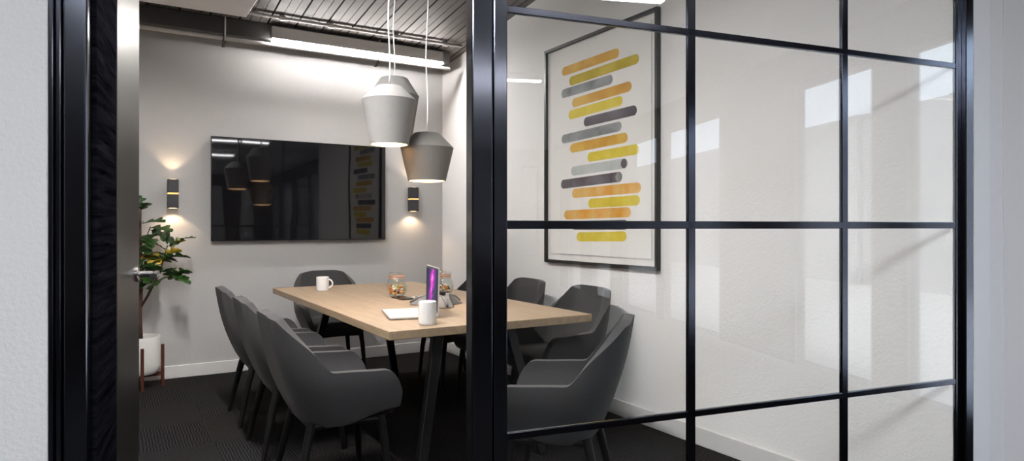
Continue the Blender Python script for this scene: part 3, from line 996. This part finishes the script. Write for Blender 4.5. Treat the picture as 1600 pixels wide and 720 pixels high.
# branches, local to the pot's base; camera right is about (0.85,-0.52)
RX = Vector((0.8545, -0.5195, 0))
UP = Vector((0, 0, 1))
FW = Vector((0.5195, 0.8545, 0))
def pt(r, h, f=0.0): return RX * r + UP * (h - 0.106) + FW * f
branches = [
    [pt(0, 0.33), pt(-0.006, 0.55), pt(0.006, 0.80), pt(0.0, 1.0), pt(-0.004, 1.18), pt(0.0, 1.34)],
    [pt(0.0, 0.60), pt(0.05, 0.68), pt(0.10, 0.78), pt(0.145, 0.86), pt(0.17, 0.96), pt(0.20, 1.06)],
    [pt(0.11, 0.79, 0.0), pt(0.19, 0.82, -0.03), pt(0.26, 0.84, -0.05)],
    [pt(0.0, 0.92), pt(-0.08, 1.0, -0.03), pt(-0.15, 1.10, -0.05)],
    [pt(0.0, 1.06), pt(0.06, 1.14, -0.02), pt(0.09, 1.20, -0.03)],
    [pt(0.0, 0.75), pt(-0.07, 0.82, 0.04), pt(-0.13, 0.92, 0.05)],
    [pt(0.16, 0.93), pt(0.21, 1.02, 0.02), pt(0.27, 1.10, 0.03)],
    [pt(0.0, 0.70), pt(0.03, 0.79, -0.03), pt(0.05, 0.86, -0.04)],
]
rads = [[0.017, 0.015, 0.013, 0.011, 0.009, 0.006], [0.010, 0.009, 0.008, 0.007, 0.006, 0.004], [0.006, 0.005, 0.003], [0.006, 0.005, 0.003], [0.006, 0.004, 0.003], [0.006, 0.005, 0.003], [0.005, 0.004, 0.003], [0.005, 0.004, 0.003]]
for i, (b, rr) in enumerate(zip(branches, rads)):
    bm = bmesh.new(); tube(bm, b, rr, 10)
    link('trunk' if i == 0 else 'branch', bm, M['bark'], pl, smooth=True)
# lobed leaves
def leaf(bm, base, direction, length, roll=0.0, mi=0):
    d = direction.normalized()
    side = d.cross(UP)
    if side.length < 0.1: side = RX.copy()
    side.normalize()
    nor = side.cross(d).normalized()
    side, nor = side * math.cos(roll) + nor * math.sin(roll), nor * math.cos(roll) - side * math.sin(roll)
    # half outline of a lobed fig leaf: (along, half width)
    half = [(0.0, 0.012), (0.10, 0.02), (0.16, 0.18), (0.24, 0.30), (0.34, 0.27), (0.40, 0.13), (0.47, 0.15), (0.55, 0.34), (0.66, 0.37), (0.72, 0.24), (0.76, 0.15), (0.84, 0.20), (0.93, 0.15), (1.0, 0.0)]
    mid, lft, rgt = [], [], []
    for a, w in half:
        bend = -0.35 * a * a
        c = base + d * (a * length) + UP * (bend * length * 0.55)
        mid.append(bm.verts.new(c))
        lift = 0.22 * w
        if w > 0:
            lft.append(bm.verts.new(c + side * (w * length) + nor * (lift * length)))
            rgt.append(bm.verts.new(c - side * (w * length) + nor * (lift * length)))
        else:
            lft.append(mid[-1]); rgt.append(mid[-1])
    for k in range(len(half) - 1):
        for e in (lft, rgt):
            vs = [mid[k], mid[k + 1], e[k + 1], e[k]]
            u = []
            for v in vs:
                if v not in u: u.append(v)
            if len(u) >= 3:
                f = bm.faces.new(u); f.material_index = mi
bm = bmesh.new()
sites = []
def add_leaf(r, h, f, dr, dh, df, L, roll=0.0, mi=0):
    leaf(bm, pt(r, h, f), RX * dr + UP * dh + FW * df, L * 1.22, roll + random.uniform(-0.7, 0.7), mi)
spec = [
    (0.0, 1.33, 0.0, -0.2, 1.0, 0.1, 0.11), (0.0, 1.32, 0.0, 0.6, 0.5, -0.3, 0.11), (-0.01, 1.28, 0, -0.8, 0.4, -0.2, 0.13), (0.0, 1.24, 0, 0.2, 0.3, -0.9, 0.12),
    (0.02, 1.22, -0.02, 0.95, 0.25, -0.2, 0.17), (0.07, 1.19, -0.03, 1.0, 0.05, -0.2, 0.17), (0.08, 1.18, -0.03, 0.8, -0.35, 0.3, 0.15), (0.05, 1.15, 0, 0.5, -0.5, -0.6, 0.13),
    (0.0, 1.12, 0, 0.8, -0.15, -0.5, 0.14), (0.0, 1.10, 0, -0.7, 0.2, 0.3, 0.15), (0.0, 1.06, 0, 0.75, -0.2, -0.6, 0.13), (0.01, 1.02, 0, 0.8, -0.1, 0.5, 0.15),
    (0.0, 1.00, 0, 0.95, -0.25, -0.1, 0.14, 0.0, 1), (0.0, 0.97, 0, 0.4, -0.2, -0.9, 0.13), (0.0, 0.95, 0, -0.6, 0.3, -0.5, 0.14),
    (0.20, 1.06, 0, 0.15, 1.0, 0, 0.09), (0.20, 1.05, 0, 0.8, 0.5, 0.1, 0.12), (0.27, 1.10, 0.03, 0.95, 0.3, 0, 0.11, 0.6), (0.25, 1.08, 0.03, 0.7, 0.25, -0.5, 0.10, 0.3, 1), (0.19, 1.02, 0, -0.6, 0.45, 0.1, 0.12),
    (0.17, 0.97, 0, 0.9, 0.15, 0.2, 0.16, 0.2), (0.17, 0.96, 0, -0.8, 0.35, -0.2, 0.14), (0.16, 0.94, 0, 0.75, 0.35, -0.5, 0.14, 0.3), (0.16, 0.92, 0, -0.5, 0.1, -0.8, 0.12), (0.18, 0.99, 0, 0.7, 0.35, 0.1, 0.11, 0.4, 1),
    (0.26, 0.84, -0.05, 0.9, 0.35, 0, 0.13), (0.26, 0.84, -0.05, 0.9, -0.2, -0.2, 0.13), (0.24, 0.83, -0.05, 0.3, 0.6, -0.6, 0.12), (0.20, 0.82, -0.03, 0.6, 0.1, 0.7, 0.13), (0.18, 0.82, -0.03, 0.2, -0.1, -0.9, 0.12),
    (0.13, 0.83, 0, -0.8, -0.15, -0.3, 0.13), (0.12, 0.80, 0, -0.7, -0.25, -0.5, 0.14), (0.10, 0.78, 0, 0.3, -0.1, -0.9, 0.10),
    (0.05, 0.88, -0.04, 0.7, 0.15, -0.3, 0.15), (0.05, 0.87, -0.04, 0.9, 0.35, -0.2, 0.14), (0.04, 0.86, -0.04, -0.2, 0.8, -0.4, 0.12), (0.05, 0.86, -0.04, 0.5, -0.3, -0.7, 0.12), (0.03, 0.90, -0.02, 0.8, 0.5, 0.2, 0.13), (0.06, 0.92, -0.04, 0.6, 0.35, 0.1, 0.10, 0.2, 1),
    (-0.15, 1.10, -0.05, -0.7, 0.6, 0, 0.13), (-0.14, 1.09, -0.05, 0.2, 0.7, -0.6, 0.12), (-0.12, 1.06, -0.04, -0.9, 0.0, -0.2, 0.14), (-0.13, 0.92, 0.05, -0.8, 0.4, 0.2, 0.14), (-0.12, 0.91, 0.05, -0.3, 0.5, -0.7, 0.12), (-0.10, 0.88, 0.05, -0.9, -0.2, 0, 0.13),
]
for s in spec: add_leaf(*s)
fo = link('leaves', bm, [M['leaf'], M['leafyellow']], pl, smooth=True, angle=60)
sd = fo.modifiers.new('thin', 'SOLIDIFY'); sd.thickness = 0.0008

# ------------------------------------------------------------------ things on the table
TZ = 0.74
# laptop: local x from the front edge to the hinge, y along its width, z up
lx = Vector((0.97, -0.24))
lap = empty('laptop', (1.338, 3.222, TZ), math.atan2(-0.24, 0.97))
tag(lap, 'open silver laptop with a purple screen beside the white mug', 'laptop')
bm = bmesh.new(); box(bm, -0.128, 0.118, -0.168, 0.168, 0.002, 0.016, bev=0.004)
base = link('base', bm, M['alum'], lap)
bm = bmesh.new()
for r in range(5):
    for c in range(13):
        box(bm, 0.010 + r * 0.0175, 0.0245 + r * 0.0175, -0.140 + c * 0.0216, -0.1215 + c * 0.0216, 0.016, 0.0172)
link('keyboard', bm, M['keys'], base)
bm = bmesh.new(); box(bm, -0.098, -0.012, -0.055, 0.055, 0.0158, 0.0165)
link('trackpad', bm, M['keys'], base)
bm = bmesh.new(); box(bm, 0.0, 0.007, -0.168, 0.168, 0.0, 0.236, bev=0.003)
lid = link('lid', bm, M['alum'], lap)
lid.location = (0.113, 0, 0.016); lid.rotation_euler = (0, math.radians(1.0), 0)
bm = bmesh.new(); box(bm, -0.0012, 0.0002, -0.163, 0.163, 0.008, 0.231)
link('bezel', bm, M['bezel'], lid)
bm = bmesh.new(); box(bm, -0.0018, -0.0010, -0.155, 0.155, 0.020, 0.222)
link('display', bm, M['display'], lid)

def mug_mesh(r, h):
    bm = bmesh.new()
    lathe(bm, [(0.0, 0.0), (r * 0.9, 0.0), (r * 0.97, 0.004), (r, 0.012), (r, h - 0.002), (r - 0.002, h), (r - 0.004, h - 0.002), (r - 0.004, 0.012), (r - 0.01, 0.006), (0.0, 0.006)], 44)
    return bm
def mug(x, y, r, h, ang, label):
    t = empty('coffee_mug', (x, y, TZ), ang)
    link('body', mug_mesh(r, h), M['ceramic'], t, smooth=True, angle=40)
    bm = bmesh.new()
    tube(bm, [(r - 0.002 + 0.030 * math.sin(a), 0, h * 0.52 + h * 0.30 * math.cos(a)) for a in [PI * i / 14 for i in range(15)]], 0.0055, 10)
    link('handle', bm, M['ceramic'], t, smooth=True)
    tag(t, label, 'mug', 'white mugs on the table')
mug(1.278, 2.868, 0.042, 0.110, math.radians(62), 'white mug near the front table edge, before the laptop')
mug(1.310, 4.772, 0.044, 0.100, math.radians(-35), 'white mug at the far left of the table before the far armchair')

def clip_jar(x, y, ang, label, slabel):
    t = empty('clip_top_jar', (x, y, TZ), ang)
    bm = bmesh.new()
    lathe(bm, [(0.0, 0.001), (0.045, 0.001), (0.055, 0.006), (0.066, 0.03), (0.069, 0.06), (0.066, 0.09), (0.054, 0.113), (0.049, 0.122), (0.052, 0.128)], 44)
    lathe(bm, [(0.0, 0.006), (0.044, 0.006), (0.062, 0.031), (0.065, 0.06), (0.062, 0.089), (0.050, 0.112), (0.046, 0.122), (0.048, 0.128)], 44)
    link('jar_body', bm, M['jarglass'], t, smooth=True)
    bm = bmesh.new(); lathe(bm, [(0.050, 0.128), (0.055, 0.129), (0.055, 0.137), (0.050, 0.138), (0.050, 0.128)], 40)
    link('seal_ring', bm, M['copper'], t, smooth=True, angle=50)
    bm = bmesh.new(); lathe(bm, [(0.054, 0.138), (0.056, 0.142), (0.056, 0.150), (0.050, 0.157), (0.030, 0.160), (0.0, 0.161)], 40)
    link('lid', bm, M['jarglass'], t, smooth=True, angle=50)
    bm = bmesh.new()
    tube(bm, [(0.0535 * math.cos(a), 0.0535 * math.sin(a), 0.119) for a in [2 * PI * i / 36 for i in range(37)]], 0.002, 6)
    tube(bm, [(0.055, -0.012, 0.119), (0.066, -0.012, 0.106), (0.070, -0.012, 0.128), (0.060, -0.010, 0.150), (0.030, -0.006, 0.164)], 0.0017, 6)
    tube(bm, [(0.055, 0.012, 0.119), (0.066, 0.012, 0.106), (0.070, 0.012, 0.128), (0.060, 0.010, 0.150), (0.030, 0.006, 0.164)], 0.0017, 6)
    tube(bm, [(-0.055, 0.0, 0.119), (-0.062, 0.0, 0.130), (-0.058, 0.0, 0.152)], 0.0025, 6)
    link('wire_clip', bm, M['copper'], t, smooth=True)
    tag(t, label, 'jar', 'clip-top jars on the table')
    # loose sweets filling the lower half
    bm = bmesh.new()
    keys = ['s_cream', 's_orange', 's_green', 's_brown', 's_white']
    rnd = random.Random(int(x * 100))
    placed = []
    for tries in range(900):
        z = rnd.uniform(0.018, 0.066)
        rmax = 0.060 - 0.012 - max(0, (0.03 - z)) * 0.55
        a = rnd.uniform(0, 2 * PI); rr = rmax * math.sqrt(rnd.random())
        p = Vector((rr * math.cos(a), rr * math.sin(a), z))
        if all((p - q).length > 0.0175 for q in placed):
            placed.append(p)
            mtx = Matrix.Translation(p) @ Matrix.Rotation(rnd.uniform(0, PI), 4, Vector((rnd.random() - .5, rnd.random() - .5, rnd.random() - .5)).normalized()) @ Matrix.Diagonal((1.15, 0.9, 0.7, 1))
            mi = rnd.choice([0, 0, 1, 1, 2, 3, 4, 4])
            g = bmesh.ops.create_icosphere(bm, subdivisions=2, radius=0.0105, matrix=mtx)
            for f in set(f for v in g['verts'] for f in v.link_faces): f.material_index = mi
    s = link('sweets', bm, [M[k] for k in keys], None, smooth=True)
    s.location = (x, y, TZ)
    tag(s, slabel, 'sweets', None, 'stuff')
clip_jar(1.625, 4.145, 0.6, 'clip-top glass jar standing by the phone, left of the laptop screen', 'mixed coloured sweets inside the jar left of the laptop screen')
clip_jar(1.925, 4.06, 1.0, 'clip-top glass jar half hidden behind the laptop screen', 'mixed coloured sweets inside the jar behind the laptop screen')

# smartphone and pen in front of the jar
sp = empty('smartphone', (1.600, 3.975, TZ), math.radians(93))
tag(sp, 'dark smartphone lying flat in front of the left glass jar', 'phone')
bm = bmesh.new(); box(bm, -0.085, 0.085, -0.041, 0.041, 0.001, 0.010, bev=0.003)
link('case', bm, M['phoneblack'], sp)
bm = bmesh.new(); box(bm, -0.080, 0.080, -0.037, 0.037, 0.0096, 0.0104)
link('screen', bm, M['bezel'], sp)
pen = empty('pen', (1.672, 3.95, TZ), math.radians(80))
tag(pen, 'slim white pen lying beside the smartphone', 'pen')
bm = bmesh.new(); tube(bm, [(-0.05, 0, 0.0055), (0.055, 0, 0.0055)], 0.005, 12)
link('barrel', bm, M['whiteplastic'], pen, smooth=True, angle=50)
bm = bmesh.new(); tube(bm, [(0.055, 0, 0.0055), (0.07, 0, 0.0045)], [0.0048, 0.0012], 12)
link('tip', bm, M['chrome'], pen, smooth=True, angle=50)

# three-legged conference speakerphone
cp = empty('conference_phone', (1.655, 3.545, TZ), math.radians(20)); cp.scale = (1.12, 1.12, 1.35)
tag(cp, 'grey three-armed conference phone behind the laptop screen', 'conference phone')
bm = bmesh.new()
bot, top = [], []
n = 60
for i in range(n):
    a = 2 * PI * i / n
    k = 0.5 + 0.5 * math.cos(3 * a)
    r = 0.075 + 0.085 * k ** 1.6
    bot.append(bm.verts.new((r * math.cos(a), r * math.sin(a), 0.003)))
    r2 = 0.055 + 0.055 * k ** 1.6
    top.append(bm.verts.new((r2 * math.cos(a), r2 * math.sin(a), 0.050 - 0.022 * k)))
ctr = bm.verts.new((0, 0, 0.056))
for i in range(n):
    j = (i + 1) % n
    bm.faces.new((bot[i], bot[j], top[j], top[i])); bm.faces.new((top[i], top[j], ctr))
bm.faces.new(bot[::-1])
link('body', bm, M['phonegrey'], cp, smooth=True, angle=40)
bm = bmesh.new(); lathe(bm, [(0.042, 0.0535), (0.038, 0.060), (0.0, 0.062)], 32)
link('speaker_dome', bm, M['phoneblack'], cp, smooth=True)
for k in range(3):
    a = 2 * PI * k / 3
    bm = bmesh.new()
    tube(bm, [(0.07 * math.cos(a), 0.07 * math.sin(a), 0.040), (0.12 * math.cos(a), 0.12 * math.sin(a), 0.030), (0.158 * math.cos(a), 0.158 * math.sin(a), 0.010)], [0.007, 0.007, 0.005], 10)
    link('arm_trim', bm, M['phonegrey'], cp, smooth=True)

# ------------------------------------------------------------------ light
wd = bpy.data.worlds.new('daylight_sky'); scene.world = wd
wd.use_nodes = True
bg = wd.node_tree.nodes['Background']
bg.inputs['Color'].default_value = (0.74, 0.86, 1.0, 1)
bg.inputs['Strength'].default_value = 3.5
sun = bpy.data.lights.new('sun', 'SUN'); sun.energy = 6.0; sun.angle = math.radians(1.0); sun.color = (1.0, 0.95, 0.88)
so = bpy.data.objects.new('sun', sun); COL.objects.link(so)
so.rotation_euler = Vector((0.36, 0.42, -0.95)).to_track_quat('-Z', 'Y').to_euler()
# bulbs inside the three pendants shining down on the table
for (x, y, z) in ((1.28, 3.37, 1.625), (1.455, 3.75, 1.70), (1.535, 3.45, 1.445)):
    l = bpy.data.lights.new('pendant_bulb', 'SPOT'); l.energy = 8.0; l.color = (1.0, 0.78, 0.55)
    l.spot_size = math.radians(135); l.spot_blend = 0.8; l.shadow_soft_size = 0.08
    lo = bpy.data.objects.new('pendant_bulb', l); lo.location = (x, y, z); COL.objects.link(lo)

# ------------------------------------------------------------------ camera
cam = bpy.data.cameras.new('camera')
cam.sensor_width = 36.0; cam.lens = 36.0 * 1035 / 1600
cam.shift_y = -6 / 1600
cam.clip_start = 0.05
co = bpy.data.objects.new('camera', cam); COL.objects.link(co)
co.location = (0, 0, 1.2)
co.rotation_euler = (PI / 2, 0, -math.radians(31.3))
scene.camera = co

vs = scene.view_settings
vs.view_transform = 'Standard'; vs.look = 'None'; vs.gamma = 1.0; vs.exposure = 0.0
vs.use_curve_mapping = False
scene.cycles.max_bounces = 10
scene.cycles.diffuse_bounces = 5
scene.cycles.glossy_bounces = 5
scene.cycles.transparent_max_bounces = 16
scene.cycles.transmission_bounces = 6
scene.cycles.sample_clamp_indirect = 6.0
scene.cycles.caustics_reflective = False
scene.cycles.use_denoising = True
